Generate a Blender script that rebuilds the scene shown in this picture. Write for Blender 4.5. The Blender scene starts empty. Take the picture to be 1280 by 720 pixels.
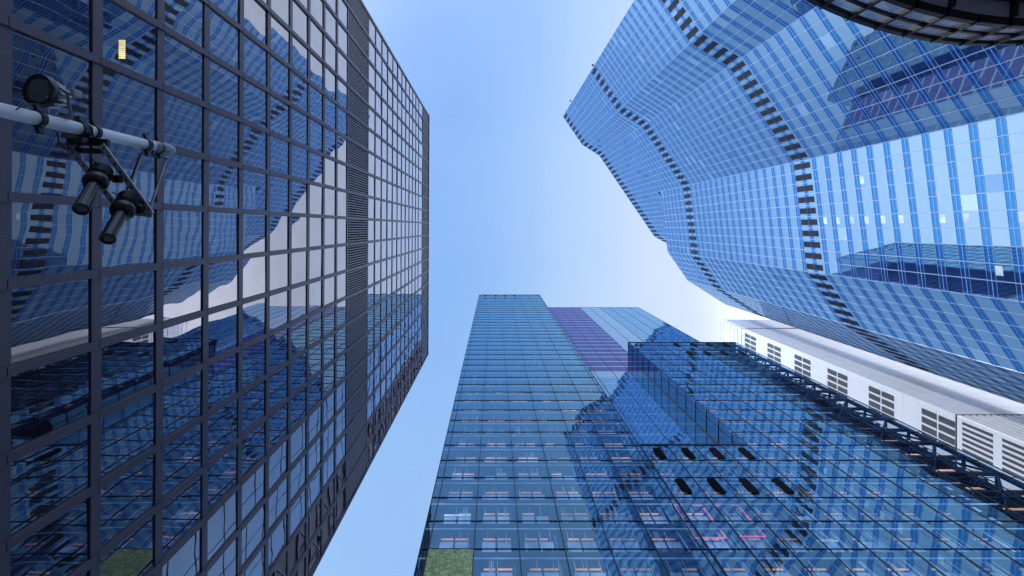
import bpy, math, random
from mathutils import Vector
random.seed(7)
scn = bpy.context.scene
col = scn.collection
F = 640.0; CAM = 1.6           # focal length in px of the 1280 px photo, eye height
R = math.radians

# ------------------------------------------------------------------ helpers
class MB:
    def __init__(s): s.v = []; s.f = []
    def quad(s, a, b, c, d):
        n = len(s.v); s.v += [tuple(a), tuple(b), tuple(c), tuple(d)]; s.f.append((n, n+1, n+2, n+3))
    def poly(s, pts):
        n = len(s.v); s.v += [tuple(p) for p in pts]; s.f.append(tuple(range(n, n+len(pts))))
    def obox(s, o, t, n, u0, u1, v0, v1, z0, z1):
        """box in a wall frame: o plan origin, t tangent, n outward normal"""
        P = []
        for z in (z0, z1):
            for u, v in ((u0, v0), (u1, v0), (u1, v1), (u0, v1)):
                P.append((o[0]+t[0]*u+n[0]*v, o[1]+t[1]*u+n[1]*v, z))
        k = len(s.v); s.v += P
        for f in ((0,3,2,1),(4,5,6,7),(0,1,5,4),(1,2,6,5),(2,3,7,6),(3,0,4,7)): s.f.append(tuple(k+i for i in f))
    def box(s, x0, x1, y0, y1, z0, z1): s.obox((0,0),(1,0),(0,1),x0,x1,y0,y1,z0,z1)
    def beam(s, a, b, w, h, up=(0,0,1)):
        a = Vector(a); b = Vector(b); d = (b-a).normalized(); up = Vector(up)
        if abs(d.dot(up)) > .98: up = Vector((1,0,0))
        r = d.cross(up).normalized()*w/2; q = r.normalized().cross(d).normalized()*h/2
        k = len(s.v)
        for p in (a, b):
            for o in (-r-q, r-q, r+q, -r+q): s.v.append(tuple(p+o))
        for f in ((0,3,2,1),(4,5,6,7),(0,1,5,4),(1,2,6,5),(2,3,7,6),(3,0,4,7)): s.f.append(tuple(k+i for i in f))
    def lathe(s, a, d, prof, n=28):
        """prof: list of (distance along d, radius)"""
        a = Vector(a); d = Vector(d).normalized()
        up = Vector((0,0,1)) if abs(d.z) < .9 else Vector((1,0,0))
        r = d.cross(up).normalized(); q = d.cross(r)
        k = len(s.v)
        for (u, rad) in prof:
            for i in range(n):
                t = 2*math.pi*i/n
                s.v.append(tuple(a+d*u+(r*math.cos(t)+q*math.sin(t))*rad))
        for j in range(len(prof)-1):
            for i in range(n):
                i2 = (i+1) % n
                s.f.append((k+j*n+i, k+j*n+i2, k+(j+1)*n+i2, k+(j+1)*n+i))
        s.f.append(tuple(k+i for i in range(n-1, -1, -1)))
        s.f.append(tuple(k+(len(prof)-1)*n+i for i in range(n)))
    def tube(s, pts, rad, n=10):
        pts = [Vector(p) for p in pts]; k = len(s.v)
        for i, p in enumerate(pts):
            d = (pts[min(i+1, len(pts)-1)]-pts[max(i-1, 0)]).normalized()
            up = Vector((0,0,1)) if abs(d.z) < .95 else Vector((1,0,0))
            r = d.cross(up).normalized(); q = d.cross(r)
            for j in range(n):
                t = 2*math.pi*j/n; s.v.append(tuple(p+(r*math.cos(t)+q*math.sin(t))*rad))
        for i in range(len(pts)-1):
            for j in range(n):
                j2 = (j+1) % n; s.f.append((k+i*n+j, k+i*n+j2, k+(i+1)*n+j2, k+(i+1)*n+j))
    def prism(s, poly, z0, z1):
        k = len(s.v); n = len(poly)
        s.v += [(p[0], p[1], z0) for p in poly]+[(p[0], p[1], z1) for p in poly]
        s.f.append(tuple(k+i for i in range(n-1, -1, -1))); s.f.append(tuple(k+n+i for i in range(n)))
        for i in range(n):
            j = (i+1) % n; s.f.append((k+i, k+j, k+n+j, k+n+i))
    def build(s, name, mat, parent=None, smooth=False, kind=None, bevel=0):
        me = bpy.data.meshes.new(name); me.from_pydata(s.v, [], s.f); me.validate(); me.update()
        me.materials.append(mat)
        o = bpy.data.objects.new(name, me); col.objects.link(o)
        if smooth:
            for p in me.polygons: p.use_smooth = len(p.vertices) == 4
        if bevel:
            m = o.modifiers.new('bevel', 'BEVEL'); m.width = bevel; m.segments = 2; m.limit_method = 'ANGLE'
        if parent is not None:
            o.parent = parent; o.matrix_parent_inverse = parent.matrix_world.inverted() if False else o.matrix_parent_inverse
            pl = parent
            off = Vector((0,0,0))
            while pl is not None: off += Vector(pl.location); pl = pl.parent
            o.location = -off
        if kind: o['kind'] = kind
        return o
def tag(o, label, cat, group=None, kind=None):
    o['label'] = label; o['category'] = cat
    if group: o['group'] = group
    if kind: o['kind'] = kind
    return o
def empty(name, loc):
    o = bpy.data.objects.new(name, None); col.objects.link(o); o.location = loc; return o
def proj(p):
    h = max(p[2]-CAM, .1); return 618.5+F*p[0]/h, 284+F*p[1]/h
def px(x, y, h): return ((x-618.5)*h/F, (y-284)*h/F, h+CAM)
def area(pts):
    q = [proj(p) for p in pts]
    cx = sum(a[0] for a in q)/len(q); cy = sum(a[1] for a in q)/len(q)
    if not (-10 < cx < 1290 and -10 < cy < 730): return 0
    return abs(sum(q[i][0]*q[(i+1) % len(q)][1]-q[(i+1) % len(q)][0]*q[i][1] for i in range(len(q))))/2

# ------------------------------------------------------------------ materials
def nt(name):
    m = bpy.data.materials.new(name); m.use_nodes = True
    n = m.node_tree; n.nodes.clear(); return m, n
def N(n, t, **k):
    o = n.nodes.new(t)
    for a, b in k.items(): setattr(o, a, b)
    return o
def L(n, a, b): n.links.new(a, b)
def math_(n, op, a, b=None, c=None):
    m = N(n, 'ShaderNodeMath', operation=op)
    for i, v in enumerate((a, b, c)):
        if v is None: continue
        if isinstance(v, (int, float)): m.inputs[i].default_value = v
        else: L(n, v, m.inputs[i])
    return m.outputs[0]
def glass(name, tint=(.8,.87,1), f0=.4, f1=.95, power=3.0, body=(.01,.015,.03), wob=.003, wscale=(.7,.7,.35), rough=.0,
          transp=0.0, dirt=.12):
    """coated facade glass: fresnel weighted mirror over a dark body, gently rolled like real float glass"""
    m, n = nt(name)
    tc = N(n, 'ShaderNodeTexCoord')
    mp = N(n, 'ShaderNodeMapping'); mp.inputs['Scale'].default_value = wscale; L(n, tc.outputs['Object'], mp.inputs[0])
    no = N(n, 'ShaderNodeTexNoise'); no.inputs['Scale'].default_value = 1; no.inputs['Detail'].default_value = 1.5
    L(n, mp.outputs[0], no.inputs['Vector'])
    sub = N(n, 'ShaderNodeVectorMath', operation='SUBTRACT'); L(n, no.outputs['Color'], sub.inputs[0]); sub.inputs[1].default_value = (.5,.5,.5)
    sc = N(n, 'ShaderNodeVectorMath', operation='SCALE'); L(n, sub.outputs[0], sc.inputs[0]); sc.inputs['Scale'].default_value = wob*3
    ge = N(n, 'ShaderNodeNewGeometry')
    ad = N(n, 'ShaderNodeVectorMath', operation='ADD'); L(n, ge.outputs['Normal'], ad.inputs[0]); L(n, sc.outputs[0], ad.inputs[1])
    nn = N(n, 'ShaderNodeVectorMath', operation='NORMALIZE'); L(n, ad.outputs[0], nn.inputs[0])
    lw = N(n, 'ShaderNodeLayerWeight'); lw.inputs['Blend'].default_value = .5
    pw = math_(n, 'POWER', lw.outputs['Facing'], power)
    fac = math_(n, 'MULTIPLY_ADD', pw, f1-f0, f0)
    # uneven coating / grime
    n2 = N(n, 'ShaderNodeTexNoise'); n2.inputs['Scale'].default_value = .9; n2.inputs['Detail'].default_value = 6; L(n, tc.outputs['Object'], n2.inputs['Vector'])
    dm = math_(n, 'MULTIPLY_ADD', n2.outputs['Fac'], -dirt*2, 1+dirt)
    fac = math_(n, 'MULTIPLY', fac, dm)
    gl = N(n, 'ShaderNodeBsdfGlossy'); gl.inputs['Color'].default_value = (*tint, 1); gl.inputs['Roughness'].default_value = rough
    L(n, nn.outputs[0], gl.inputs['Normal'])
    if transp > 0:
        tr = N(n, 'ShaderNodeBsdfTransparent'); tr.inputs['Color'].default_value = (transp*.68, transp*.86, transp, 1); base = tr.outputs[0]
    else:
        df = N(n, 'ShaderNodeBsdfDiffuse'); df.inputs['Color'].default_value = (*body, 1); base = df.outputs[0]
    mx = N(n, 'ShaderNodeMixShader'); L(n, fac, mx.inputs[0]); L(n, base, mx.inputs[1]); L(n, gl.outputs[0], mx.inputs[2])
    out = N(n, 'ShaderNodeOutputMaterial'); L(n, mx.outputs[0], out.inputs[0])
    return m
def paint(name, c, rough=.45, metal=0., var=.15, scale=3., streak=True, bump=0., coat=0):
    m, n = nt(name)
    tc = N(n, 'ShaderNodeTexCoord')
    mp = N(n, 'ShaderNodeMapping'); mp.inputs['Scale'].default_value = (scale, scale, scale*(.15 if streak else 1)); L(n, tc.outputs['Object'], mp.inputs[0])
    no = N(n, 'ShaderNodeTexNoise'); no.inputs['Scale'].default_value = 1; no.inputs['Detail'].default_value = 5; L(n, mp.outputs[0], no.inputs['Vector'])
    f = math_(n, 'MULTIPLY_ADD', no.outputs['Fac'], var*2, 1-var)
    vm = N(n, 'ShaderNodeVectorMath', operation='SCALE'); vm.inputs[0].default_value = c; L(n, f, vm.inputs['Scale'])
    b = N(n, 'ShaderNodeBsdfPrincipled'); L(n, vm.outputs[0], b.inputs['Base Color'])
    b.inputs['Roughness'].default_value = rough; b.inputs['Metallic'].default_value = metal
    if max(c) < .01: b.inputs['Specular IOR Level'].default_value = .05
    r = math_(n, 'MULTIPLY_ADD', no.outputs['Fac'], .2, rough-.1); L(n, r, b.inputs['Roughness'])
    out = N(n, 'ShaderNodeOutputMaterial'); L(n, b.outputs[0], out.inputs[0])
    return m
def emit(name, c, s, base=(.5,.5,.5)):
    m, n = nt(name)
    b = N(n, 'ShaderNodeBsdfPrincipled'); b.inputs['Base Color'].default_value = (*base, 1)
    tc = N(n, 'ShaderNodeTexCoord'); no = N(n, 'ShaderNodeTexNoise'); no.inputs['Scale'].default_value = .35; no.inputs['Detail'].default_value = 2
    L(n, tc.outputs['Object'], no.inputs['Vector'])
    st = math_(n, 'MULTIPLY', math_(n, 'POWER', no.outputs['Fac'], 2.0), s*4)
    b.inputs['Emission Color'].default_value = (*c, 1); L(n, st, b.inputs['Emission Strength'])
    out = N(n, 'ShaderNodeOutputMaterial'); L(n, b.outputs[0], out.inputs[0])
    return m

M = dict(
 lglass=glass('dark_tower_glass', tint=(.95,.92,1), f0=.025, f1=1.0, power=1.75, body=(.012,.010,.016), wob=.0042, wscale=(.5,.55,.45)),
 lclear=glass('clear_pane_glass', tint=(.86,.88,1), f0=.2, f1=1.0, power=2.2, wob=.0022, transp=.8),
 lframe=paint('aubergine_metal', (.085,.07,.095), .42, .2, .14, 1.2),
 llouv=paint('louvre_metal', (.2,.19,.23), .5, .3, .1, 2),
 black=paint('black_void', (.006,.006,.008), .8, 0, .1, 2),
 rglass=glass('sky_blue_vision_glass', tint=(.58,.80,.95), f0=.22, f1=1.0, power=1.5, body=(.015,.04,.12), wob=.0016, wscale=(.4,.4,.3), dirt=.06),
 rglass_dark=glass('deep_blue_vision_glass', tint=(.42,.7,1), f0=.2, f1=.85, power=1.6, body=(.02,.06,.18), wob=.0016),
 rglass_pale=glass('pale_vision_glass', tint=(.7,.88,1), f0=.3, f1=.95, power=1.4, body=(.05,.09,.18), wob=.0016),
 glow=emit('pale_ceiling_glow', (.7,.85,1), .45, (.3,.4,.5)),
 rspan=glass('royal_blue_spandrel_glass', tint=(.09,.40,.82), f0=.22, f1=.8, power=1.5, body=(.01,.06,.24), wob=.0012, dirt=.05),
 rmull=paint('pale_blue_mullion', (.33,.42,.56), .35, .4, .08, 2),
 rdark=paint('vent_louvre_dark', (.03,.035,.06), .6, .2, .2, 6),
 aglass=glass('clear_blue_curtain_glass', tint=(.44,.76,1), f0=.17, f1=.95, power=2.9, wob=.0045, wscale=(.6,.6,.5), transp=.66, dirt=.05),
 cclear=glass('clear_lattice_glass', tint=(.5,.8,1), f0=.08, f1=.5, power=3, transp=.92),
 soffit=glass('soffit_glass', tint=(.8,.9,1), f0=.05, f1=.5, power=4, transp=.55),
 fascia=paint('violet_grey_fascia', (.3,.3,.42), .4, .2, .2, 3),
 bglass=glass('tower_blue_glass', tint=(.42,.72,1), f0=.3, f1=.95, power=3, body=(.01,.05,.14), wob=.002),
 bpurple=glass('violet_panel_glass', tint=(.36,.38,.8), f0=.22, f1=.7, power=3, body=(.03,.015,.05), wob=.0015),
 bpale=glass('pale_blue_panel_glass', tint=(.62,.8,1), f0=.38, f1=.9, power=3, body=(.06,.12,.2), wob=.0015),
 bline=paint('white_floor_edge', (.55,.62,.72), .5, 0, .1, 2),
 amull=paint('black_mullion', (.012,.016,.028), .4, .3, .1, 2),
 atrans=paint('navy_transom', (.02,.035,.07), .4, .3, .1, 2),
 awall=paint('blue_grey_inner_wall', (.04,.065,.14), .6, 0, .35, .7),
 ablind=emit('self_lit_blue_blind', (.45,.62,1), .42, (.4,.5,.7)),  # blinds glow by themselves in place of room light
 aframe=paint('inner_frame_dark', (.04,.035,.1), .5, 0, .2, 3),
 arod=emit('self_lit_inner_rod', (.6,.78,1), .26, (.5,.6,.7)),  # emission added so the rods stay pale in the dark cavity
 orange=emit('orange_ceiling_strip', (1,.42,.2), .85, (.7,.4,.28)),
 white_e=emit('white_ceiling_strip', (.75,.9,1), .9),
 yellow=emit('yellow_office_light', (1,.66,.22), 3.2, (.8,.7,.4)),
 red=emit('red_neon', (1,.1,.2), 1.6, (.5,.1,.1)),
 wwhite=paint('white_cladding', (.85,.86,.88), .4, 0, .05, .6),
 wjoint=paint('cladding_joint', (.3,.34,.42), .6, 0, .1, 1),
 wwin=paint('bronze_window', (.10,.10,.10), .3, .3, .3, 2),
 wdark=paint('roof_dark', (.1,.1,.11), .8, 0, .2, 1),
 steel=paint('black_steel', (.014,.015,.02), .45, .4, .2, 4),
 wsteel=paint('worn_steel_slats', (.5,.52,.6), .35, .2, .3, 3),
 alu=paint('galvanised_pole', (.78,.78,.8), .4, .1, .2, 8),
 dkalu=paint('dull_bracket_metal', (.34,.34,.37), .45, .35, .25, 12),
 blk=paint('black_lamp_housing', (.014,.014,.017), .34, .1, .25, 9),
 lens=glass('lamp_lens', tint=(.8,.85,.9), f0=.12, f1=.8, body=(.05,.055,.06), wob=.0),
 concrete=paint('roof_concrete', (.3,.3,.31), .9, 0, .2, .5),
 rubber=paint('black_cable', (.01,.01,.01), .6, 0, .1, 9),
)
M['wwhite']=glass('white_enamel_cladding', tint=(.95,.96,1), f0=.32, f1=.75, power=3, body=(.9,.9,.91), wob=.006, rough=.22, dirt=.04)
# green panel
m, n = nt('green_marbled_panel')
tc = N(n, 'ShaderNodeTexCoord'); no = N(n, 'ShaderNodeTexNoise'); no.inputs['Scale'].default_value = 2.2; no.inputs['Detail'].default_value = 8; no.inputs['Distortion'].default_value = 2
L(n, tc.outputs['Object'], no.inputs['Vector'])
cr = N(n, 'ShaderNodeValToRGB'); cr.color_ramp.elements[0].position = .42; cr.color_ramp.elements[0].color = (.10,.17,.035,1)
cr.color_ramp.elements[1].position = .72; cr.color_ramp.elements[1].color = (.38,.46,.25,1); L(n, no.outputs['Fac'], cr.inputs[0])
b = N(n, 'ShaderNodeBsdfPrincipled'); L(n, cr.outputs[0], b.inputs['Base Color']); b.inputs['Roughness'].default_value = .3
L(n, cr.outputs[0], b.inputs['Emission Color']); b.inputs['Emission Strength'].default_value = .3  # own emission added so its green holds under the blue sky
out = N(n, 'ShaderNodeOutputMaterial'); L(n, b.outputs[0], out.inputs[0]); M['green'] = m
# paving and asphalt
def ground_mat(name, c1, c2, brick):
    m, n = nt(name); tc = N(n, 'ShaderNodeTexCoord')
    b = N(n, 'ShaderNodeBsdfPrincipled'); b.inputs['Roughness'].default_value = .85
    if brick:
        br = N(n, 'ShaderNodeTexBrick'); br.inputs['Scale'].default_value = 1.2; br.inputs['Color1'].default_value = (*c1, 1); br.inputs['Color2'].default_value = (*c2, 1)
        br.inputs['Mortar'].default_value = (.05,.05,.05,1); br.inputs['Mortar Size'].default_value = .012; L(n, tc.outputs['Object'], br.inputs['Vector'])
        L(n, br.outputs['Color'], b.inputs['Base Color'])
    else:
        no = N(n, 'ShaderNodeTexNoise'); no.inputs['Scale'].default_value = 8; no.inputs['Detail'].default_value = 10; L(n, tc.outputs['Object'], no.inputs['Vector'])
        mx = N(n, 'ShaderNodeMixRGB'); mx.inputs[1].default_value = (*c1, 1); mx.inputs[2].default_value = (*c2, 1); L(n, no.outputs['Fac'], mx.inputs[0]); L(n, mx.outputs[0], b.inputs['Base Color'])
    out = N(n, 'ShaderNodeOutputMaterial'); L(n, b.outputs[0], out.inputs[0]); return m
M['asphalt'] = ground_mat('asphalt', (.035,.035,.037), (.065,.065,.065), False)
M['paving'] = ground_mat('granite_paving', (.2,.2,.205), (.26,.255,.25), True)

# ------------------------------------------------------------------ pane bookkeeping
def split_panes(root, panes, mat, name='window_pane'):
    """the 100 panes that show largest are parts of their own, the rest one stuff part"""
    panes = sorted(panes, key=lambda q: -area(q[0] if isinstance(q, tuple) else q))
    for q in panes[:100]:
        b = MB(); b.quad(*q); b.build(name, mat, root)
    if len(panes) > 100:
        b = MB()
        for q in panes[100:]: b.quad(*q)
        b.build(name, mat, root, kind='stuff')
def wall(a, b):
    a = Vector(a); b = Vector(b); t = (b-a); ln = t.length; t = t/ln
    return a, t, ln
def outn(a, t, flip=False):
    n = Vector((t[1], -t[0]))
    if n.dot(-Vector(a)) < 0: n = -n
    return -n if flip else n
def pane(a, t, n, u0, u1, z0, z1, off, tilt):
    """a slightly out-of-true pane"""
    tx = random.gauss(0, tilt)*(u1-u0)/2; tz = random.gauss(0, tilt)*(z1-z0)/2
    P = []
    for (u, z, su, sz) in ((u0, z0, -1, -1), (u1, z0, 1, -1), (u1, z1, 1, 1), (u0, z1, -1, 1)):
        o = off+su*tx+sz*tz
        P.append((a[0]+t[0]*u+n[0]*o, a[1]+t[1]*u+n[1]*o, z))
    # orient the quad outward
    e1 = Vector(P[1])-Vector(P[0]); e2 = Vector(P[3])-Vector(P[0])
    if e1.cross(e2).dot(Vector((n[0], n[1], 0))) < 0: P.reverse()
    return P

# ================================================================== THE GROUND
b = MB(); b.quad((-1500,-1500,0),(1500,-1500,0),(1500,1500,0),(-1500,1500,0)); b.build('ground', M['asphalt'], kind='structure')
b = MB(); b.box(-13.5, 22, -90, 24, 0.004, .13); b.build('pavement', M['paving'], kind='structure', bevel=.02)

# ================================================================== DARK LEFT TOWER
def plan_l(y): return -16-.0045*y
ya, yb = -26.83, 30.57; NB = 20; WID = (yb-ya)/NB
lt = empty('office_tower', (-31, 2, 0))
tag(lt, 'dark aubergine framed glass tower filling the left side behind the lamp pole', 'office tower')
A = Vector((plan_l(ya), ya)); B_ = Vector((plan_l(yb), yb)); t = (B_-A).normalized(); n_ = Vector((t[1], -t[0]))
if n_[0] < 0: n_ = -n_
LLEN = (B_-A).length; W = LLEN/NB
TOPL = 123.5+CAM
bands = [20.34+3.9*k for k in range(-5, 9)]           # below the louvres
bands += [55.44]
upper = [64.4+3.9*k for k in range(0, 12)] + [113.05]
allb = bands+upper
EDGE_Z = [0.0]+[h+CAM for h in allb]
for h in allb:
    b = MB(); b.obox(A, t, n_, -.15, LLEN+.15, -.1, .0, h+CAM, h+CAM+.52 if h < 55 else h+CAM+.36)
    b.build('spandrel_beam', M['lframe'], lt)
b = MB(); b.obox(A, t, n_, -.2, LLEN+.2, -.3, .14, TOPL-.5, TOPL); b.build('parapet', M['lframe'], lt)
b = MB(); b.obox(A, t, n_, 0, LLEN, -.12, .09, 0, .9); b.build('plinth', M['lframe'], lt)
for k in range(NB+1):
    b = MB(); b.obox(A, t, n_, k*W-.16, k*W+.16, -.1, .07, 0, TOPL-.5)
    # shadow gap and pale drip edge beside each fin
    b.build('mullion', M['lframe'], lt)
# joints in the fins at every floor
b = MB()
for h in allb:
    for k in range(NB+1): b.obox(A, t, n_, k*W-.162, k*W+.162, .066, .073, h+CAM+.3, h+CAM+.33)
b.build('panel_joint', M['black'], lt, kind='stuff')
panes = []; clear = None
levels = [(h+CAM+(.52 if h < 55 else .36)) for h in allb]
for i, h in enumerate(allb[:-1]):
    z0 = levels[i]; z1 = allb[i+1]+CAM
    if abs(h-55.44) < .1: continue
    for k in range(NB):
        q = pane(A, t, n_, k*W+.16, (k+1)*W-.16, z0, z1, -.07, .0042)
        cx, cy = proj(((q[0][0]+q[2][0])/2, (q[0][1]+q[2][1])/2, (z0+z1)/2))
        if clear is None and 130 < cx < 195 and 35 < cy < 88: clear = (q, k, z0, z1); continue
        panes.append(q)
for k in range(NB): panes.append(pane(A, t, n_, k*W+.19, (k+1)*W-.19, .9, bands[0]+CAM, -.1, .001))
split_panes(lt, panes, M['lglass'])
b = MB(); b.quad(*clear[0]); o = b.build('window_pane', M['lclear'], lt); o['label'] = 'pane with a yellow office light shining behind it'
_, kk, z0, z1 = clear
b = MB()      # small lit office behind the clear pane
b.obox(A, t, n_, kk*W, (kk+1)*W, -3.9, -.2, z1+.02, z1+.08); b.obox(A, t, n_, kk*W, (kk+1)*W, -3.9, -3.8, z0, z1)
b.obox(A, t, n_, kk*W-.02, kk*W+.04, -3.9, -.2, z0, z1); b.obox(A, t, n_, (kk+1)*W-.04, (kk+1)*W+.02, -3.9, -.2, z0, z1)
b.build('office_room', M['black'], lt)
b = MB()
# lamp seen at px (152,61): intersect with ceiling
lp = px(152, 61, z1-.1-CAM); u_l = (Vector(lp[:2])-A).dot(t); v_l = (Vector(lp[:2])-A).dot(n_)
for i in range(4):
    for j in range(9): b.obox(A, t, n_, u_l-.42+j*.1, u_l-.42+j*.1+.075, v_l-.14+i*.08, v_l-.14+i*.08+.055, z1-.1, z1-.06)
b.build('ceiling_light', M['yellow'], lt)
# louvre bays with vertical fins
for (za, zb) in ((55.94+CAM, 64.4+CAM), (113.55+CAM, TOPL-.5)):
    b = MB(); b.obox(A, t, n_, 0, LLEN, -.4, -.22, za, zb); b.build('louvre_backing', M['black'], lt)
    for k in range(NB):
        b = MB()
        nf = 9
        for j in range(nf):
            u = k*W+.19+(W-.38)*(j+.5)/nf
            b.obox(A, t, n_, u-.07, u+.07, -.13, -.03, za, zb)
        b.build('louvre_grille', M['llouv'], lt)
# body and other faces
b = MB(); core = [(A[0]-4, ya+.3), (A[0]-4.2, yb-.3), (-46, yb-.3), (-46, ya+.3)]; b.prism(core, 0, TOPL-1); b.build('building_core', M['black'], lt)
b = MB(); b.prism([(A[0]-.3, ya), (B_[0]-.3, yb), (-46.2, yb), (-46.2, ya)], TOPL-1.2, TOPL-.8); b.build('roof', M['concrete'], lt)
for (yy, sgn) in ((ya, -1), (yb, 1)):
    g = MB(); mu = MB()
    a0 = Vector((-16.2, yy)); tt = Vector((-1, 0)); nn_ = Vector((0, sgn))
    for i, h in enumerate(allb): mu.obox(a0, tt, nn_, 0, 30, -.12, .05, h+CAM, h+CAM+.6)
    for k in range(11): mu.obox(a0, tt, nn_, k*3-.19, k*3+.19, -.12, .12, 0, TOPL)
    for k in range(10): g.quad(*pane(a0, tt, nn_, k*3+.19, k*3+2.81, .5, TOPL-.5, -.15, .0005))
    mu.build('side_frame', M['lframe'], lt); g.build('side_glazing', M['lglass'], lt)

# ================================================================== FOLDED BLUE TOWER (RIGHT)
HR = 272.0; H4 = 219.0; s1 = HR/F; s4 = H4/F
P = [(85*s1,-138.3*s1), (109*s1,-103*s1), (130.5*s1,-89.5*s1)]
Q3 = (70.8,-15.4); P3t = (199.4*s1, 11.8*s1); P4t = (102., 14.5)
Q4 = (216.3*s4, 30.7*s4); Q5 = (241.3*s4, 66.6*s4); Q6 = (287.5*s4, 96*s4)
rt = empty('office_tower', (90, -30, 0))
tag(rt, 'tall folded sky blue tower with royal blue stripes and rows of dark vents', 'office tower')
facets = [(P[0], P[1], 7, 0, HR), (P[1], P[2], 4, 0, HR), (P[2], Q3, 11, 0, HR), (Q3, Q4, 10, 0, H4), (Q4, Q5, 6, 0, H4), (Q5, Q6, 7, 0, H4),
          (Q3, P3t, 10, H4, HR), (P3t, P4t, 7, H4, HR)]
vents = [(115.3, 121.2), (186.5, 192.3), (262.2, 270.6)]
def in_vent(z0, z1): return any(z0 < v1+.1 and z1 > v0-.1 for v0, v1 in vents)
cent = [80.1+4.2*k for k in range(-19, 46)]
panes = []; span_by = {}; hl = {}; ventcells = []
for (a, b2, nc, zl, zh) in facets:
    a_, t_, ln = wall(a, b2); nn_ = outn(a, t_)
    w = ln/nc
    for k in range(nc+1):
        b = MB(); b.obox(a_, t_, nn_, k*w-.06, k*w+.06, -.05, .07, zl+CAM if zl else 0, zh+CAM); b.build('mullion', M['rmull'], rt)
    for i, c in enumerate(cent):
        if c < zl or c > zh: continue
        lo, hi = c-.7, min(c+.7, zh)
        if not any(v0 < c < v1 for v0, v1 in vents):
            bb = span_by.setdefault(i, MB()); hb = hl.setdefault(i, MB())
            for k in range(nc):
                bb.quad(*pane(a_, t_, nn_, k*w, (k+1)*w, lo+CAM, hi+CAM, 0, .0012))
            hb.obox(a_, t_, nn_, 0, ln, -.04, .035, lo+CAM-.03, lo+CAM+.03); hb.obox(a_, t_, nn_, 0, ln, -.04, .035, hi+CAM-.03, hi+CAM+.03)
            hb.obox(a_, t_, nn_, 0, ln, -.04, .02, (lo+hi)/2+CAM-.05, (lo+hi)/2+CAM+.05)
        z0, z1 = c+.7, min(c+3.5, zh)
        if z1-z0 < .5: continue
        for k in range(nc): panes.append(pane(a_, t_, nn_, k*w, (k+1)*w, z0+CAM, z1+CAM, 0, .0018))
    # vent storeys
    for (v0, v1) in vents:
        if v0 < zl or v1 > zh+2: continue
        b = MB()
        for c in cent:
            if v0 < c < v1: b.obox(a_, t_, nn_, 0, ln, -.03, .0, c-.72+CAM, c+.72+CAM)
        b.build('vent_storey_panel', M['rspan'], rt)
        mid = (v0+v1)/2
        for k in range(nc):
            b = MB(); b.obox(a_, t_, nn_, (k+.24)*w, (k+.76)*w, .0, .03, v0+CAM, v1+CAM)
            for (lo, hi) in ((v0, mid-.22), (mid+.22, v1)):
                b.obox(a_, t_, nn_, (k+.26)*w, (k+.74)*w, .03, .05, lo+CAM, hi+CAM)
                for j in range(6):
                    zz = lo+(hi-lo)*(j+.5)/6
                    b.obox(a_, t_, nn_, (k+.27)*w, (k+.73)*w, .05, .14, zz+CAM-.05, zz+CAM+.05)
            b.obox(a_, t_, nn_, (k+.24)*w, (k+.76)*w, .03, .1, mid-.2+CAM, mid+.2+CAM)
            ventcells.append(b)
for b in ventcells[:100]: b.build('louvred_vent', M['rdark'], rt)
b = MB()
for c_ in ventcells[100:]:
    k0 = len(b.v); b.v += c_.v; b.f += [tuple(i+k0 for i in f_) for f_ in c_.f]
b.build('louvred_vent', M['rdark'], rt, kind='stuff')
vd, vl, keep = [], [], []
for q_ in panes:
    c_ = math.sin(q_[0][0]*.9+q_[0][2]*.11)+math.sin(q_[0][1]*.7-q_[0][2]*.23)
    r_ = random.random()
    (vd if r_ < .012+(.1 if c_ > 1.6 else 0) else vl if r_ > .97 else keep).append(q_)
split_panes(rt, keep, M['rglass'])
for qs, mt in ((vd, 'rglass_dark'), (vl, 'rglass_pale')):
    b = MB()
    for q_ in qs: b.quad(*q_)
    b.build('tinted_window_pane', M[mt], rt, kind='stuff')
# glow of the rooms imitated by emissive plates on the outside of the glass
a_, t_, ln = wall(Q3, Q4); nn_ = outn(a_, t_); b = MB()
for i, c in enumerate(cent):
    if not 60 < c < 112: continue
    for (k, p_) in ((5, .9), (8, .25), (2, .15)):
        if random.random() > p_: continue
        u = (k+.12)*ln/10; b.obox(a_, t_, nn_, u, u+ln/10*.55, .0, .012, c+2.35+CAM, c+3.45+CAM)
b.build('ceiling_glow_plate', M['glow'], rt, kind='stuff')
for i in sorted(span_by):
    o = span_by[i].build('spandrel_band', M['rspan'], rt); hl[i].build('band_trim', M['rmull'], o)
b = MB(); b.prism([(p[0], p[1]) for p in (P[0], P[1], P[2], P3t, P4t)]+[(125,-30), (80,-95)], HR+CAM-.3, HR+CAM+.3); b.build('roof', M['rmull'], rt)
def inset(poly, d):
    cx = sum(p[0] for p in poly)/len(poly); cy = sum(p[1] for p in poly)/len(poly)
    return [(cx+(p[0]-cx)*(1-d), cy+(p[1]-cy)*(1-d)) for p in poly]
b = MB(); b.prism([(p[0]+.3, p[1]-.05) for p in (P[0], P[1], P[2], Q3)]+[(P3t[0]+.4, P3t[1]), (102,14), (125,-30), (80,-95)], 0, HR+CAM-.4); b.build('building_core', M['rdark'], rt)
b = MB(); b.prism([(p[0]+.35, p[1]-.1) for p in (Q3, Q4, Q5, Q6)]+[(135, 20), (125,-29)], 0, H4+CAM); b.build('lower_wing_core', M['rdark'], rt)
for (x, y, h) in ((713, 126, 245), (741, 81.5, 188)):
    p = px(x, y, h); b = MB(); b.beam((p[0], p[1], p[2]), (p[0]+1.6, p[1]+1.0, p[2]-.2), .18, .18); b.box(p[0]-.3, p[0]+.3, p[1]-.3, p[1]+.3, p[2]-.3, p[2]+.3)
    b.build('warning_light_bracket', M['steel'], rt)

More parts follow.
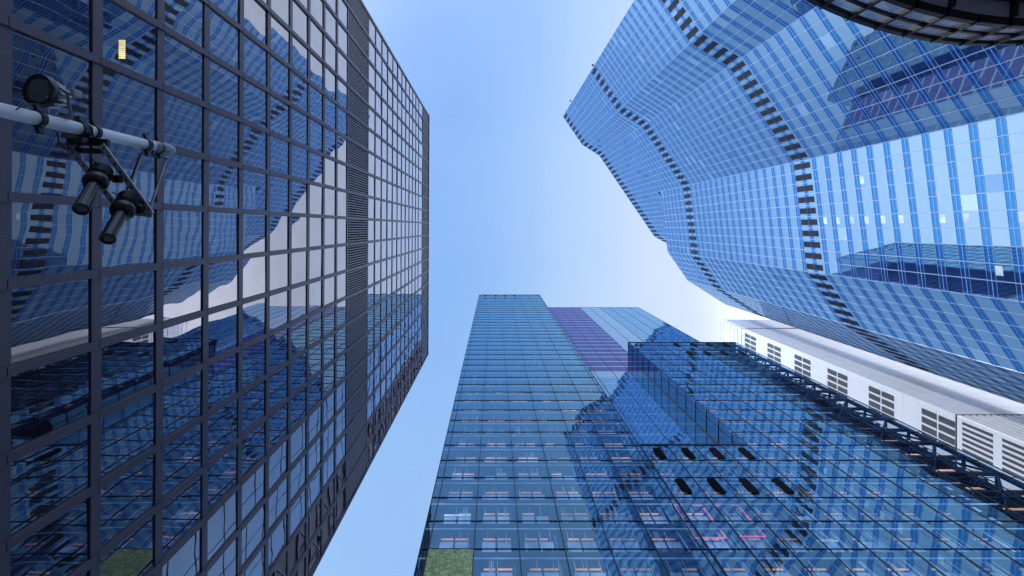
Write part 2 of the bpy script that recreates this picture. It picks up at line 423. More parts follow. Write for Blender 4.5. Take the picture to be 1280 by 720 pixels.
# ================================================================== MIDDLE BLUE TOWERS
yA = 26.1; yB = 29.5; FL = 3.96
def hY(Y, p=yA): return p*F/Y
def bay_tower(root, x0, x1, xs, z0, z1, yp, glassmat, inner=True, lattice_from=None, floors=None):
    panes = []; clearp = []
    for i in range(len(floors)-1):
        lo, hi = floors[i], floors[i+1]
        if lo < z0-.1 or hi > z1+.1: continue
        for j in range(len(xs)-1):
            (clearp if lattice_from and xs[j] > lattice_from-4.2 else panes).append(pane(Vector((xs[j], yp)), Vector((1, 0)), Vector((0, -1)), .03, xs[j+1]-xs[j]-.03, lo+CAM+.04, hi+CAM-.04, -.02, .0028))
    split_panes(root, panes, glassmat)
    if clearp: split_panes(root, clearp, M['cclear'])
    for x in xs:
        b = MB(); b.box(x-.035, x+.035, yp-.05, yp+.06, max(z0+CAM, 0), z1+CAM); b.build('mullion', M['amull'], root)
    b = MB()
    for f in floors:
        if z0-.1 <= f <= z1+.1:
            c = MB(); c.box(x0, x1, yp-.045, yp+.03, f+CAM-.03, f+CAM+.03); c.build('floor_transom', M['atrans'], root)
    if inner:
        wallb, blind, frame, rod, orng, wht, slab = MB(), MB(), MB(), MB(), MB(), MB(), MB()
        xr = lattice_from if lattice_from else x1
        wallb.box(x0+.05, xr-.05, yp+1.6, yp+1.7, max(z0, -CAM)+CAM, z1+CAM)
        for i in range(len(floors)-1):
            lo, hi = floors[i], floors[i+1]
            if lo < z0-.1 or hi > z1+.1: continue
            slab.box(x0+.06, xr-.06, yp+.2, yp+1.6, hi+CAM-.32, hi+CAM-.08)
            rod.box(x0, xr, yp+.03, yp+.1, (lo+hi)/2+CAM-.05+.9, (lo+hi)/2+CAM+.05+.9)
            for j in range(len(xs)-1):
                a, c = xs[j], xs[j+1]; w = c-a
                if a > xr-.5 or w < 2: continue
                m0, m1 = a+w*.16, c-w*.16
                r = random.random()
                # window in the inner wall
                frame.box(m0-.1, m1+.1, yp+1.52, yp+1.58, lo+CAM+.45, hi+CAM-.55)
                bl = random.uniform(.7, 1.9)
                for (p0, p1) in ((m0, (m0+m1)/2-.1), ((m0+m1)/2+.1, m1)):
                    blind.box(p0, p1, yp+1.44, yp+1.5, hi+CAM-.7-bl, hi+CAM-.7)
                mm = (m0+m1)/2; e0 = random.uniform(0, .25); e1 = random.uniform(0, .5) if random.random() < .4 else 0
                if r < .85: orng.box(m0+e0, mm-.12, yp+1.3, yp+1.42, hi+CAM-.5, hi+CAM-.4)
                if r > .12: orng.box(mm+.08, m1-e1, yp+1.3, yp+1.42, hi+CAM-.5, hi+CAM-.4)
                pipe = m0-.28 if r < .5 else m1+.22
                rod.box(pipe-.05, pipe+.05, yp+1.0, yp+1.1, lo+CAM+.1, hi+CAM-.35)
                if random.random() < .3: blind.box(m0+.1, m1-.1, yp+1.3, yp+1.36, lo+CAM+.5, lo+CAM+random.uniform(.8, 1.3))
                if r > .965: wht.box(m0, m1, yp+1.1, yp+1.2, hi+CAM-1.05, hi+CAM-.95)
                # side fins in the cavity
                frame.box(a+.2, a+.45, yp+.7, yp+1.4, lo+CAM, hi+CAM-.1); frame.box(c-.4, c-.2, yp+.7, yp+1.4, lo+CAM, hi+CAM-.1)
                for q in range(random.randint(2, 6)):
                    xx = random.uniform(m0, m1); zt = hi+CAM-.4
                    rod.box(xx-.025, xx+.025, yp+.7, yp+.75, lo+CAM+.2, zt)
                if random.random() < .35: orng.box(a+.48, a+.56, yp+.8, yp+.9, lo+CAM+.3, lo+CAM+random.uniform(1, 3))
        wallb.build('inner_wall', M['awall'], root)
        slab.build('floor_slab', M['awall'], root, kind='stuff')
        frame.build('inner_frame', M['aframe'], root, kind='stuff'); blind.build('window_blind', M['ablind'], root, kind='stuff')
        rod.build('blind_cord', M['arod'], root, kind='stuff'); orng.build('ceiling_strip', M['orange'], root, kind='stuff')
        if wht.f: wht.build('light_tube', M['white_e'], root, kind='stuff')
def ovals(root, xs, h, yp, hh=.95):
    for x in xs:
        b = MB(); r = .22; pts = []
        for i in range(24):
            t_ = 2*math.pi*(i+.5)/24; s = 1 if math.sin(t_) > 0 else -1; sx_ = 1 if math.cos(t_) > 0 else -1
            pts.append((x+sx_*(.44-r)+r*math.cos(t_), h+CAM+s*(hh+.45-r)+r*math.sin(t_)))
        f0 = [(p[0], yp-.1, p[1]) for p in pts]; f1 = [(p[0], yp-.03, p[1]) for p in pts]
        b.poly(f0); k = len(b.v); b.v += f0+f1
        for i in range(24): b.f.append((k+i, k+(i+1) % 24, k+24+(i+1) % 24, k+24+i))
        b.build('oval_vent', M['black'], root)
fl0 = 41.53
fls = [fl0+FL*k for k in range(-11, 41)]
fl_all = [f for f in fls if f > -1.6]
TA, TB, TC = 198.0, 188.5, 115.8; TP = 61.33
xsA = [-6.05, -5.38]+[-5.38+3.69*k for k in range(1, 7)]+[17.3]
ta = empty('office_tower', (5, 36, 0))
tag(ta, 'slender blue glass slab tower standing in the lower middle with black gridded panes', 'office tower')
fa = [f for f in fl_all if f < TA-1]+[TA]
bay_tower(ta, -6.05, 17.3, xsA, -1.6, TA, yA, M['aglass'], floors=fa)
ovals(ta, (-3.5, .2, 3.85, 7.4), 195.6, yA, .1); ovals(ta, (-3.5, .2, 3.85, 7.4), 188.6, yA, .1)
b = MB(); b.box(-5.9, 17.25, yA+1.72, 64, 0, TA+CAM-.3); b.build('building_core', M['awall'], ta)
b = MB(); b.box(-6.05, -5.95, 40.5, 64, 0, TA+CAM-.3); b.build('side_wall', M['steel'], ta)
b = MB(); b.box(-6.1, 17.35, yA-.08, 64.05, TA+CAM, TA+CAM+.4); b.build('roof', M['bline'], ta)
for sx, nm, mt in ((-6.05, -1, 'bpale'), (17.3, 1, 'bglass')):
    g = MB()
    for k in range(4):
        for f in fa[:-1]: g.quad(*pane(Vector((sx, yA)), Vector((0, 1)), Vector((nm, 0)), k*3.6+.05, k*3.6+3.55, f+CAM, min(f+FL, TA)+CAM, 0, .002))
    g.build('side_glazing', M[mt], ta)
b = MB()
for k, f in enumerate(fa[:-1]):
    b.box(-6.1, -6.06, yA, 40.5, f+CAM-.04, f+CAM+.04)
    b.box(-6.3, -6.1, 40.6, 64, f+CAM-.12, f+CAM+.12)
    for q_ in range(6):
        y_ = 41+q_*3.8
        b.beam((-6.2, y_, f+CAM), (-6.2, y_+3.8, f+CAM+FL) if (q_+k) % 2 else (-6.2, y_, f+CAM+FL), .14, .14)
b.build('service_grid', M['aframe'], ta)
gx = pane(Vector((-5.33, yA)), Vector((1, 0)), Vector((0, -1)), 0, 3.6, fl0-FL+CAM+.05, fl0+CAM-.05, .02, 0)
b = MB(); b.quad(*gx); o = b.build('green_panel', M['green'], ta); o['label'] = 'green marbled pane low on the tower'

# podium + lower tower C share one front, C rises at the right
tcn = empty('office_block', (42, 36, 0))
tag(tcn, 'lower blue glass block with large oval vents and pink neon outlines at lower right', 'office block')
xp = [17.35+.0, 20.5, 24.1, 27.7]
xsC = [30.3+3.457*k for k in range(0, 8)]
floorsP = [f for f in fl_all if f < TP+.2]
fc = [f for f in fl_all if f >= TP-.2 and f < TC-2]+[TC]
bay_tower(tcn, 17.4, 54.5, [17.4, 20.6, 23.83, 27.07]+xsC, -1.6, TP, yA, M['aglass'], lattice_from=47.6, floors=floorsP)
bay_tower(tcn, 30.3, 54.5, xsC, TP, TC, yA, M['aglass'], lattice_from=47.6, floors=fc)
ovals(tcn, (19, 22.3, 25.6, 29), 59, yA); ovals(tcn, (19, 22.3, 25.6, 29), 51.6, yA)
ovals(tcn, (40.4, 44, 47.5, 51.3), 113.4, yA); ovals(tcn, (40.4, 44, 47.5, 51.3), 106, yA)
b = MB(); b.box(30.9, 43.5, yB+.2, 46, 0, TC+CAM-.2); b.box(17.4, 30.3, yA+1.75, 46, 0, TP+CAM-.2); b.build('building_core', M['awall'], tcn)
b = MB(); b.box(30.25, 54.55, yA-.08, 34, TC+CAM, TC+CAM+.35); b.build('roof', M['amull'], tcn)
b = MB(); b.box(17.4, 30.2, yA-.06, 29.4, TP+CAM+.05, TP+CAM+.3); b.build('podium_roof', M['amull'], tcn)
g = MB()
for f in fc[:-1]: g.quad(*pane(Vector((30.26, yA)), Vector((0, 1)), Vector((-1, 0)), 0, 3.35, f+CAM+.05, f+CAM+FL-.05, 0, .002))
g.build('side_glazing', M['aglass'], tcn)
b = MB()
for f in fc: b.box(30.2, 30.28, yA, yA+3.4, f+CAM-.06, f+CAM+.06)
b.box(30.18, 30.36, yA+3.2, yA+3.4, TP+CAM, TC+CAM); b.build('side_frame', M['amull'], tcn)
# open steel lattice behind the last bays
b = MB(); zt = TC
for xx in (44.2, 47.6, 51.1, 54.4):
    for yy in (yA+.6, yA+4.5): b.beam((xx, yy, 0), (xx, yy, zt+CAM-.3), .45, .45)
f = 0.
k = 0
while f < zt-FL:
    for yy in (yA+.6, yA+4.5):
        b.beam((44, yy, f+CAM), (54.5, yy, f+CAM), .35, .4)
        xx = (44.2, 47.6, 51.1, 54.4)
        for i in range(3):
            if (i+k) % 2: b.beam((xx[i], yy, f+CAM), (xx[i+1], yy, f+CAM+FL), .2, .2)
            else: b.beam((xx[i+1], yy, f+CAM), (xx[i], yy, f+CAM+FL), .2, .2)
    for xx_ in xx: b.beam((xx_, yA+.6, f+CAM), (xx_, yA+4.5, f+CAM), .25, .3)
    f += FL; k += 1
f = 1.
while f < zt-2:
    b.box(44.1, 54.4, yA+1.6, yA+2.5, f+CAM, f+CAM+.06)
    if int(f*1.3) % 3: b.box(44.1, 54.4, yA+3.4, yA+4.2, f+CAM+.6, f+CAM+.66)
    f += 1.32
b.build('steel_lattice', M['steel'], tcn)
b = MB(); f = 2.
while f < zt-4:
    b.box(44.3, 54.3, yA+1.2, yA+1.3, f+CAM, f+CAM+.25); f += FL
b.build('lattice_light_strip', M['orange'], tcn)
# red neon brackets inside
b = MB(); y_ = yA+.35
def bar(x0, x1, h0, h1): b.box(x0, x1, y_, y_+.06, h0+CAM, h1+CAM)
bar(17.0, 17.1, 43.7, 45.3); bar(17.0, 17.1, 45.6, 48.7); bar(17.0, 17.9, 48.7, 48.8); bar(18.8, 19.75, 48.7, 48.8)
bar(19.65, 19.75, 46, 48.3); bar(19.65, 19.75, 43.7, 44.9); bar(17.0, 19.75, 43.6, 43.7)
bar(20.8, 21.4, 48.7, 48.8); bar(22.5, 23.2, 48.7, 48.8); bar(23.1, 23.2, 45.9, 48.4); bar(23.1, 23.2, 43.9, 45.2); bar(20.9, 23.2, 43.8, 43.9)
b.build('neon_bracket', M['red'], tcn)

# recessed tower B
yB = 29.5
tb = empty('office_tower', (37, 45, 0))
tag(tb, 'recessed tower with violet and pale striped columns rising behind the lower glass block', 'office tower')
xsB = [16.9, 20.3, 23.95, 27.6]+[31.2+3.6*k for k in range(0, 7)]; NBB = len(xsB)-1; xsB[0] = 17.4
b1, b2_, b3, ln_ = [], [], [], MB()
for f in fls:
    if f < 41 or f > TB-1: continue
    hi = min(f+FL, TB)
    for j in range(NBB):
        xm = (xsB[j]+xsB[j+1])/2
        q = pane(Vector((xsB[j], yB)), Vector((1, 0)), Vector((0, -1)), .03, xsB[j+1]-xsB[j]-.03, f+CAM+.02, hi+CAM-.7, 0, .0025)
        q2 = pane(Vector((xsB[j], yB)), Vector((1, 0)), Vector((0, -1)), .03, xsB[j+1]-xsB[j]-.03, hi+CAM-.68, hi+CAM-.02, 0, .001)
        if xm < 31.2 and f > 101: b2_.append(q)
        elif (31.2 < xm < 38.4 and f > 97) or 97 < f < 101: b3.append(q)
        else: b1.append(q)
        b3.append(q2)
split_panes(tb, b1, M['bglass'])
for qs, mm, nm in ((b2_, 'bpurple', 'violet_panel'), (b3, 'bpale', 'pale_panel')): split_panes(tb, qs, M[mm], nm)
for x in xsB:
    c = MB(); c.box(x-.04, x+.04, yB-.05, yB+.08, 41+CAM, TB+CAM); c.build('mullion', M['amull'], tb)
b = MB(); b.box(17.45, 52.6, yB+.1, 60, 0, TB+CAM-.2); b.build('building_core', M['awall'], tb)
b = MB(); b.box(17.4, 52.85, yB-.05, 60.05, TB+CAM, TB+CAM+.4); b.build('roof', M['bline'], tb)

# ================================================================== WHITE BUILDING
wt = empty('office_building', (100, 50, 0))
tag(wt, 'white clad building with bronze windows in rows between the folded tower and the lower block', 'building')
xW, yW = 83.5, 34.0; TW = 34*F/126.5; TU = 34*F/115.5; TL = 34*F/235
b = MB(); b.box(xW+.06, 135, yW+.06, 80, TL+CAM+.1, TW+CAM-.4); b.build('wall', M['wwhite'], wt)
# cladding panels on both visible faces
b = MB()
z = TL+.2
while z < TW-.5:
    z2 = min(z+4.0, TW)
    x = xW
    while x < 132: b.box(x+.03, x+2.97, yW-.02, yW+.05, z+CAM+.03, z2+CAM-.03); x += 3.0
    z = z2
b.build('front_cladding', M['wwhite'], wt)
b = MB(); wins = []
z = TL+.2; k = 0
zs = []
while z < TW-3: zs.append(z); z += 12.0
b_w = MB()
yy = yW
while yy < 62:
    z = TL+.2
    while z < TW-.5:
        b.box(xW-.02, xW+.05, yy+.03, yy+1.97, z+CAM+.03, min(z+4, TW)+CAM-.03); z += 4
    yy += 2.0
b.build('side_cladding', M['wwhite'], wt)
for g_ in range(6):
    z = 92.9+14.15*g_
    for r in range(4):
        for c in range(2):
            y0 = yW+1.3+r*1.6; zz = z+c*3.8
            f_ = MB(); f_.box(xW-.07, xW-.03, y0, y0+1.15, zz+CAM, zz+CAM+3.4); f_.build('window', M['wwin'], wt)
# upper tier with open screen
b = MB(); b.box(xW+1.2, 135, yW, 75, TW+CAM+.35, TU+CAM); b.build('upper_storey', M['wwhite'], wt)
b = MB(); b.box(xW+1.1, 135, yW-.1, 75, TW+CAM-.3, TW+CAM+.35); b.build('dark_floor_joint', M['wdark'], wt)  # dark floor joint line below the upper storey
b = MB()
for z in [TW-1+i*2.6 for i in range(8)]:
    if z > TU: break
    b.beam((xW-1.2, yW-.2, z+CAM), (xW-1.2, yW+22, z+CAM), .2, .2)
    b.beam((xW-1.2, yW-.2, z+CAM), (xW+1.2, yW-.2, z+CAM), .2, .2)
for i in range(9): b.beam((xW-1.2, yW-.2+i*2.6, TW-1+CAM), (xW-1.2, yW-.2+i*2.6, TU+CAM), .22, .22)
b.build('roof_screen', M['wwhite'], wt)
b = MB(); b.box(xW+20, xW+24, yW-.35, yW-.1, 120+CAM, 120.8+CAM)
b.build('access_hatch', M['wwin'], wt)
# lower louvred part
b = MB(); b.box(xW+.2, 135, yW+.2, 80, 0, TL+CAM); b.build('lower_body', M['wdark'], wt)
b = MB(); b.box(xW-.1, 135, yW-.12, 80, TL+CAM-.05, TL+CAM+.18); b.build('cornice', M['wdark'], wt)
b = MB(); b.box(xW-.02, xW+.15, yW, 62, 10, TL+CAM-.1); b.build('lower_cladding', M['wwhite'], wt)
for i in range(40):       # vertical fins on the front
    b = MB(); b.box(xW+.1+i*1.25, xW+.8+i*1.25, yW-.1, yW+.15, 10, TL+CAM-.1); b.build('facade_fin', M['wwhite'], wt)
for g_ in range(9):       # groups of tall slots on the side
    z1_ = TL-1.2-g_*7.2
    for r in range(7):
        y0 = yW+.7+r*.95
        b = MB(); b.box(xW-.07, xW-.03, y0, y0+.5, z1_-5.6+CAM, z1_+CAM); b.build('vertical_slot', M['wwin'], wt)

# ================================================================== ROUND LOUVRED CANOPY (TOP RIGHT)
hC = 25.0; sC = hC/F; cx, cy, rC = 616.5*sC, -709*sC, 482*sC
cn = empty('round_canopy', (cx, cy, 0))
tag(cn, 'round black steel canopy with louvred rim cutting into the top right corner', 'canopy')
NS = 84
def cp(r, a, z): return (cx+r*math.cos(a), cy+r*math.sin(a), z)
ztop = hC+CAM; zbot = ztop-2.5
def ring(r0, r1, z0, z1, n=NS*2):
    b = MB()
    for i in range(n):
        a0 = 2*math.pi*i/n; a1 = 2*math.pi*(i+1)/n
        A0, A1, B0, B1 = cp(r0, a0, z0), cp(r0, a1, z0), cp(r1, a0, z0), cp(r1, a1, z0)
        C0, C1, D0, D1 = cp(r0, a0, z1), cp(r0, a1, z1), cp(r1, a0, z1), cp(r1, a1, z1)
        b.quad(A0, A1, B1, B0); b.quad(C0, D0, D1, C1); b.quad(A0, C0, C1, A1); b.quad(B0, B1, D1, D0)
    return b
ring(rC-.25, rC+.03, ztop-.3, ztop).build('top_rim', M['steel'], cn)
ring(rC-.3, rC+.05, zbot, zbot+.3).build('bottom_rim', M['steel'], cn)
ring(rC-.2, rC-.02, (ztop+zbot)/2-.08, (ztop+zbot)/2+.08).build('middle_rail', M['steel'], cn)
for i in range(13):
    z = zbot+.38+i*(ztop-zbot-.75)/13
    ring(rC-.12, rC-.09, z, z+.06).build('louvre_ring', M['wsteel'], cn)
for i in range(NS):
    a0 = 2*math.pi*i/NS; t_ = Vector((-math.sin(a0), math.cos(a0))); r_ = Vector((math.cos(a0), math.sin(a0)))
    b = MB(); b.obox((cx, cy), t_, r_, -.06, .06, rC-.3, rC+.09, zbot, ztop); b.build('rim_post', M['steel'], cn)
# inner drum and underside with beams and glass
ring(rC-1.0, rC-.3, zbot+.02, zbot+.2).build('fascia', M['fascia'], cn)
ring(rC-1.3, rC-1.0, zbot-.25, zbot+.1).build('inner_ring_beam', M['steel'], cn)
ring(rC-2.9, rC-2.6, zbot-.5, zbot).build('inner_ring_beam', M['steel'], cn)
ring(rC-6.4, rC-6.1, zbot-.6, zbot).build('inner_ring_beam', M['steel'], cn)
for i in range(42):
    a0 = 2*math.pi*i/42
    b = MB(); b.beam(cp(rC-.3, a0, zbot-.05), cp(1.5, a0, zbot-.3), .16, .35); b.build('radial_beam', M['steel'], cn)
ring(rC-6.1, rC-1.3, zbot-.02, zbot+.03).build('soffit_glazing', M['soffit'], cn)
for i in range(9): ring(rC-1.5-i*.16, rC-1.44-i*.16, zbot+.1, zbot+.14).build('soffit_slat', M['wsteel'], cn)
ring(.8, rC-6.4, zbot-.02, zbot+.03).build('soffit_glazing', M['soffit'], cn)
for i in range(4): ring(rC-8.5-i*2.4, rC-8.2-i*2.4, zbot-.4, zbot-.05).build('inner_ring_beam', M['steel'], cn)
for i in range(8):
    a0 = 2*math.pi*(i+.5)/8; b = MB(); b.lathe(cp(rC-6.2, a0, 0), (0,0,1), [(0, .35), (zbot-.5, .3)]); b.build('column', M['steel'], cn, smooth=True)

# ================================================================== LAMP POLE AND LAMPS
PX, PY = -3.86, -.915; HP = 6.1
def ph(x): return PX*F/(x-618.5)
po = empty('lamp_pole', (PX, PY, 0))
tag(po, 'slim grey metal pole carrying three lamps in front of the dark tower', 'pole')
b = MB(); b.lathe((PX, PY, 0), (0,0,1), [(0, .057), (HP+CAM-.3, .057)]); b.build('pole_shaft', M['alu'], po, smooth=True)
b = MB(); b.lathe((PX, PY, HP+CAM-.32), (0,0,1), [(0, .05), (.02, .067), (.28, .067), (.32, .06), (.33, .03)]); b.build('end_cap', M['dkalu'], po, smooth=True)
b = MB(); b.lathe((PX, PY, 0), (0,0,1), [(0, .16), (.03, .16), (.04, .08), (.15, .065)]); b.build('base_plate', M['dkalu'], po, smooth=True)
for x, hh in ((48, .06), (103, .1), (118, .05), (183, .06), (198, .04)):
    h = ph(x); b = MB(); b.lathe((PX, PY, h+CAM-hh/2), (0,0,1), [(0, .057), (.005, .07), (hh-.005, .07), (hh, .057)])
    b.beam((PX+.0, PY+.06, h+CAM), (PX+.02, PY+.125, h+CAM), .035, hh*.8); b.beam((PX, PY-.06, h+CAM), (PX-.02, PY-.12, h+CAM), .03, hh*.7)
    c = b.build('clamp', M['blk'], po, smooth=False)
# floodlight
fx, fy, fz = px(64, 118, 4.55)
fl = empty('floodlight', (fx, fy, fz))
tag(fl, 'round black floodlight with finned housing clamped to the pole, uppermost of the three lamps', 'floodlight')
d = Vector((.12, .05, 1)).normalized(); base = Vector((fx, fy, fz))-d*.11
b = MB(); b.lathe(base, d, [(0, .118), (-.02, .14), (.0, .142), (.05, .142), (.055, .125), (.08, .118), (.15, .1), (.2, .07), (.22, .03)], 40)
b.build('housing', M['blk'], fl, smooth=True)
b = MB(); b.lathe(base-d*.008, d, [(0, .1), (.008, .112)], 36); b.build('lens', M['lens'], fl)
b = MB()
for i in range(12):
    aa = 2*math.pi*i/12; r_ = Vector((math.cos(aa), math.sin(aa), 0)); b.beam(base+d*.06+r_*.115, base+d*.19+r_*.085, .012, .04)
b.build('cooling_fin', M['alu'], fl)
b = MB(); c0 = Vector((fx, fy, fz))
b.beam(c0+Vector((.145,0,0)), c0+Vector((.15,.2,.03)), .03, .008); b.beam(c0+Vector((-.145,0,0)), c0+Vector((-.1,.2,.03)), .03, .008)
b.beam(c0+Vector((.16,.2,.03)), c0+Vector((-.11,.2,.03)), .03, .012); b.beam(c0+Vector((.02,.2,.03)), Vector((PX, PY-.05, fz+.05)), .04, .03)
b.build('yoke', M['dkalu'], fl)
b = MB(); b.box(fx+.02, fx+.12, fy-.08, fy-.01, fz+.1, fz+.2); b.build('driver_box', M['dkalu'], fl, bevel=.01)
# frame
hF = 4.85
fr = empty('lamp_bracket', (PX, PY, hF+CAM))
tag(fr, 'slotted metal bracket frame braced off the pole and holding two spotlights', 'bracket')
def q(x, y, h=hF): return Vector(px(x, y, h))
a0, a1 = q(88, 186), q(150, 262); b0_, b1_ = q(127, 181), q(190, 268)
def slotted(p0, p1, w=.055, h=.02):
    s = MB(); s.beam(p0, p1, w, h); o = s.build('arm', M['dkalu'], fr, bevel=.003)
    e = MB(); d = p1-p0; nn = 9
    for i in range(nn):
        c = p0+d*((i+.5)/nn); dd = d.normalized()*.012
        e.beam(c-dd-Vector((0,0,h/2+.0015)), c+dd-Vector((0,0,h/2+.0015)), .012, .003)
    e.build('slot', M['black'], o)
slotted(a0, a1); slotted(b0_, b1_)
b = MB(); b.beam(a1+(a1-b1_)*.05-Vector((0,0,.02)), b1_+(b1_-a1)*.05-Vector((0,0,.02)), .06, .02); b.build('crossbar', M['dkalu'], fr, bevel=.003)
b = MB(); b.beam(q(82, 176)+Vector((0,0,.03)), q(133, 178)+Vector((0,0,.03)), .07, .05); b.beam(q(83, 187)+Vector((0,0,.03)), q(131, 189)+Vector((0,0,.03)), .05, .05)
b.beam(q(98, 172)+Vector((0,0,.0)), q(98, 190)+Vector((0,0,.0)), .03, .03); b.build('mounting_box', M['blk'], fr, bevel=.006)
for (x0, x1_, y1, w) in ((176, 158, 243, .045), (207, 187, 263, .02)):
    h = ph(x0); b = MB(); b.beam((PX+.01, PY+.11, h+CAM), q(x1_, y1), w, .02); o = b.build('brace', M['blk'], fr)
b = MB(); b.beam((PX+.01, PY+.11, ph(176)+CAM), (PX+.01, PY+.11, ph(207)+CAM), .015, .02); b.beam((PX+.01, PY+.05, ph(190)+CAM), (PX+.01, PY+.12, ph(190)+CAM), .02, .03); b.build('strut_rail', M['blk'], fr)
# spotlights
def spot(lx, ly, lh, bx_, by_, bh, label, arm_to):
    l = Vector(px(lx, ly, lh)); bo = Vector(px(bx_, by_, bh)); d = (bo-l).normalized(); Ln = (bo-l).length
    s = empty('spotlight', tuple(bo)); tag(s, label, 'spotlight', 'spotlights on the bracket')
    b = MB(); b.lathe(l, d, [(.012, .05), (0, .056), (0, .062), (.012, .063), (.05, .058), (Ln*.55, .056), (Ln*.6, .058)], 32); b.build('barrel', M['blk'], s, smooth=True)
    b = MB(); b.lathe(l+d*.006, d, [(0, .03), (.01, .05)], 28); b.build('lens', M['lens'], s)
    b = MB(); b.lathe(l+d*Ln*.58, d, [(0, .06), (.01, .088), (.045, .1), (.08, .1), (.1, .082), (.115, .078)], 32); b.build('collar', M['blk'], s, smooth=True)
    b = MB(); p0 = l+d*(Ln*.58+.11); b.lathe(p0, d, [(0, .075), (.02, .085), (.13, .085), (.16, .07), (.19, .05), (.2, .02)], 8); b.build('housing', M['blk'], s)
    b = MB()
    for i in range(5): b.lathe(p0+d*(.035+i*.022), d, [(0, .084), (0, .094), (.007, .094), (.007, .084)], 20)
    b.build('cooling_fin', M['blk'], s)
    b = MB(); c = p0+d*.03; tgt = Vector(arm_to); b.beam(c, tgt, .05, .03); b.beam(tgt-Vector((0,0,.04)), tgt+Vector((0,0,.03)), .07, .06); b.build('mounting_arm', M['blk'], s)
spot(101, 262, 4.32, 128, 212, 4.78, 'black barrel spotlight nearer the pole, pointing down from the bracket', q(148, 224, 4.83))
spot(134, 299, 4.36, 162, 247, 4.80, 'black barrel spotlight at the outer end of the bracket, pointing down', q(176, 262, 4.82))
# cables
def cable(pts, r, label, n=14):
    P_ = []
    pts = [Vector(p) for p in pts]
    for i in range(len(pts)-1):
        p0 = pts[max(i-1, 0)]; p1 = pts[i]; p2 = pts[i+1]; p3 = pts[min(i+2, len(pts)-1)]
        for j in range(n):
            t_ = j/n
            P_.append(.5*((2*p1)+(p2-p0)*t_+(2*p0-5*p1+4*p2-p3)*t_**2+(3*p1-p0-3*p2+p3)*t_**3))
    P_.append(pts[-1])
    b = MB(); b.tube(P_, r, 8); o = b.build('cable', M['rubber'], None, smooth=True); tag(o, label, 'cable')
cable([px(20, 137, 4.05), px(32, 131, 4.15), px(48, 130, 4.35), px(60, 134, 4.5)], .006, 'thin black cable arching from the pole up to the floodlight')
cable([px(96, 148, 4.6), px(112, 158, 4.75), px(117, 176, 4.8), px(112, 190, 4.8), px(118, 202, 4.8), px(132, 206, 4.78)], .006, 'black cable looping under the pole to the inner spotlight')
cable([px(72, 166, 4.55), px(74, 178, 4.6), px(82, 186, 4.7), px(95, 188, 4.8)], .006, 'short black cable sagging from the pole to the bracket box')
cable([px(140, 240, 4.75), px(148, 243, 4.75), px(155, 240, 4.78), px(160, 246, 4.78)], .005, 'short cable linking the two spotlights')

# ================================================================== LIGHT, SKY, CAMERA
SUN_EL = R(42); SUN_AZ = math.atan2(-.6, -.8)      # direction toward the sun measured from +Y to +X
sd = Vector((math.sin(SUN_AZ)*math.cos(SUN_EL), math.cos(SUN_AZ)*math.cos(SUN_EL), math.sin(SUN_EL)))
sl = bpy.data.lights.new('sun', 'SUN'); sl.energy = 2.1; sl.angle = R(.5); sl.color = (1, .94, .86)
so = bpy.data.objects.new('sun', sl); col.objects.link(so); so.rotation_euler = (-sd).to_track_quat('-Z', 'Y').to_euler()
w = bpy.data.worlds.new('World'); scn.world = w; w.use_nodes = True; n = w.node_tree; n.nodes.clear()
sky = N(n, 'ShaderNodeTexSky'); sky.sky_type = 'NISHITA'; sky.sun_disc = False; sky.sun_elevation = SUN_EL; sky.sun_rotation = SUN_AZ
sky.air_density = 1.0; sky.dust_density = 2.0; sky.ozone_density = 1.5
bg = N(n, 'ShaderNodeBackground'); bg.inputs['Strength'].default_value = .05; L(n, sky.outputs[0], bg.inputs[0])
# colour gradient added to the Nishita sky: blue overhead, paler east and west
tc = N(n, 'ShaderNodeTexCoord'); sx = N(n, 'ShaderNodeSeparateXYZ'); L(n, tc.outputs['Generated'], sx.inputs[0])
q1 = math_(n, 'ADD', sx.outputs['X'], .18); q1 = math_(n, 'MULTIPLY', q1, q1)
v = math_(n, 'MULTIPLY_ADD', sx.outputs['Y'], .07, q1)
no = N(n, 'ShaderNodeTexNoise'); no.inputs['Scale'].default_value = 2.5; no.inputs['Detail'].default_value = 4; L(n, tc.outputs['Generated'], no.inputs['Vector'])
v = math_(n, 'MULTIPLY_ADD', no.outputs['Fac'], .07, v)
v = math_(n, 'MULTIPLY_ADD', v, 1.5, .1)
cr = N(n, 'ShaderNodeValToRGB'); els = cr.color_ramp.elements
stops = [(.0, (.11,.30,.76)), (.1, (.14,.36,.80)), (.2, (.27,.49,.86)), (.3, (.42,.61,.90)), (.52, (.64,.76,.93)), (.85, (.84,.9,1.04))]
els[0].position, els[0].color = stops[0][0], (*stops[0][1], 1); els[1].position, els[1].color = stops[-1][0], (*stops[-1][1], 1)
for p_, c_ in stops[1:-1]:
    e = els.new(p_); e.color = (*c_, 1)
L(n, v, cr.inputs[0])
bg2 = N(n, 'ShaderNodeBackground'); L(n, cr.outputs[0], bg2.inputs[0])
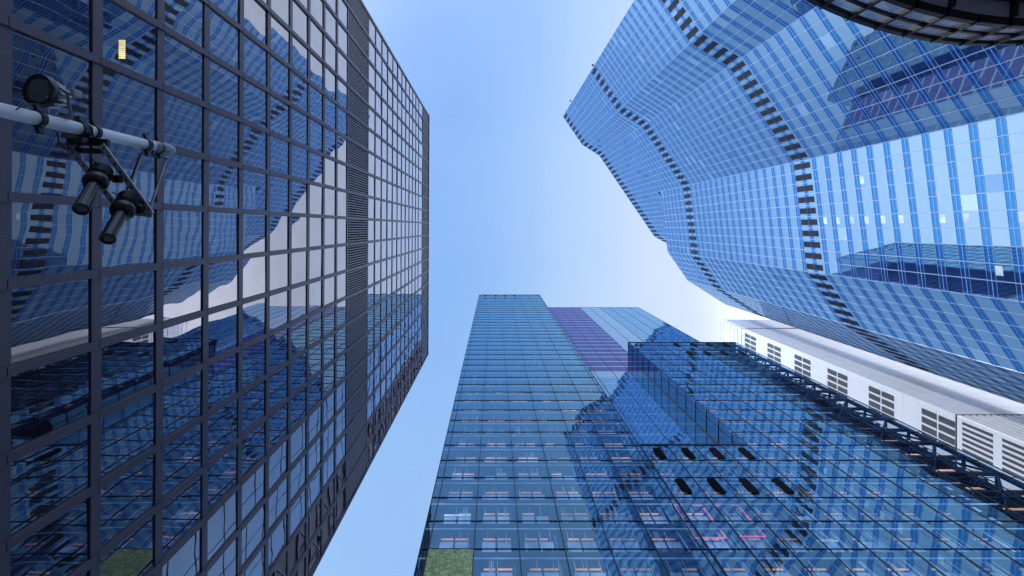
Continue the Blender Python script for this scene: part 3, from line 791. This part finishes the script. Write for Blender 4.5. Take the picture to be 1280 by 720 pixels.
mr = N(n, 'ShaderNodeMapRange'); mr.interpolation_type = 'SMOOTHSTEP'; L(n, sx.outputs['Z'], mr.inputs['Value'])
mr.inputs['From Min'].default_value = .0; mr.inputs['From Max'].default_value = .62; mr.inputs['To Min'].default_value = 2.4; mr.inputs['To Max'].default_value = .95  # extra brightness added toward the horizon to light upright walls
mw = N(n, 'ShaderNodeMapRange'); mw.interpolation_type = 'SMOOTHSTEP'; L(n, sx.outputs['X'], mw.inputs['Value'])
mw.inputs['From Min'].default_value = -.75; mw.inputs['From Max'].default_value = -.3; mw.inputs['To Min'].default_value = 2.9; mw.inputs['To Max'].default_value = 1  # western sky out of view boosted for reflections in the folded tower
me_ = N(n, 'ShaderNodeMapRange'); me_.interpolation_type = 'SMOOTHSTEP'; L(n, sx.outputs['X'], me_.inputs['Value'])
me_.inputs['From Min'].default_value = .34; me_.inputs['From Max'].default_value = .6; me_.inputs['To Min'].default_value = 1; me_.inputs['To Max'].default_value = 2.6  # eastern sky boosted likewise for reflections in the dark tower
L(n, math_(n, 'MULTIPLY', math_(n, 'MULTIPLY', mr.outputs[0], mw.outputs[0]), me_.outputs[0]), bg2.inputs['Strength'])
ads = N(n, 'ShaderNodeAddShader'); L(n, bg.outputs[0], ads.inputs[0]); L(n, bg2.outputs[0], ads.inputs[1])
wo = N(n, 'ShaderNodeOutputWorld'); L(n, ads.outputs[0], wo.inputs[0])

cam = bpy.data.cameras.new('camera'); co = bpy.data.objects.new('camera', cam); col.objects.link(co)
co.location = (0, 0, CAM); co.rotation_euler = (math.pi, 0, 0)
cam.sensor_width = 36; cam.sensor_fit = 'HORIZONTAL'; cam.lens = 36*F/1280
cam.shift_x = (640-618.5)/1280; cam.shift_y = -(360-284)/1280
cam.clip_end = 5000; cam.clip_start = .05
scn.camera = co
scn.view_settings.view_transform = 'Standard'; scn.view_settings.look = 'None'; scn.view_settings.exposure = 0
scn.render.engine = 'CYCLES'
scn.cycles.max_bounces = 8; scn.cycles.glossy_bounces = 5; scn.cycles.transparent_max_bounces = 12
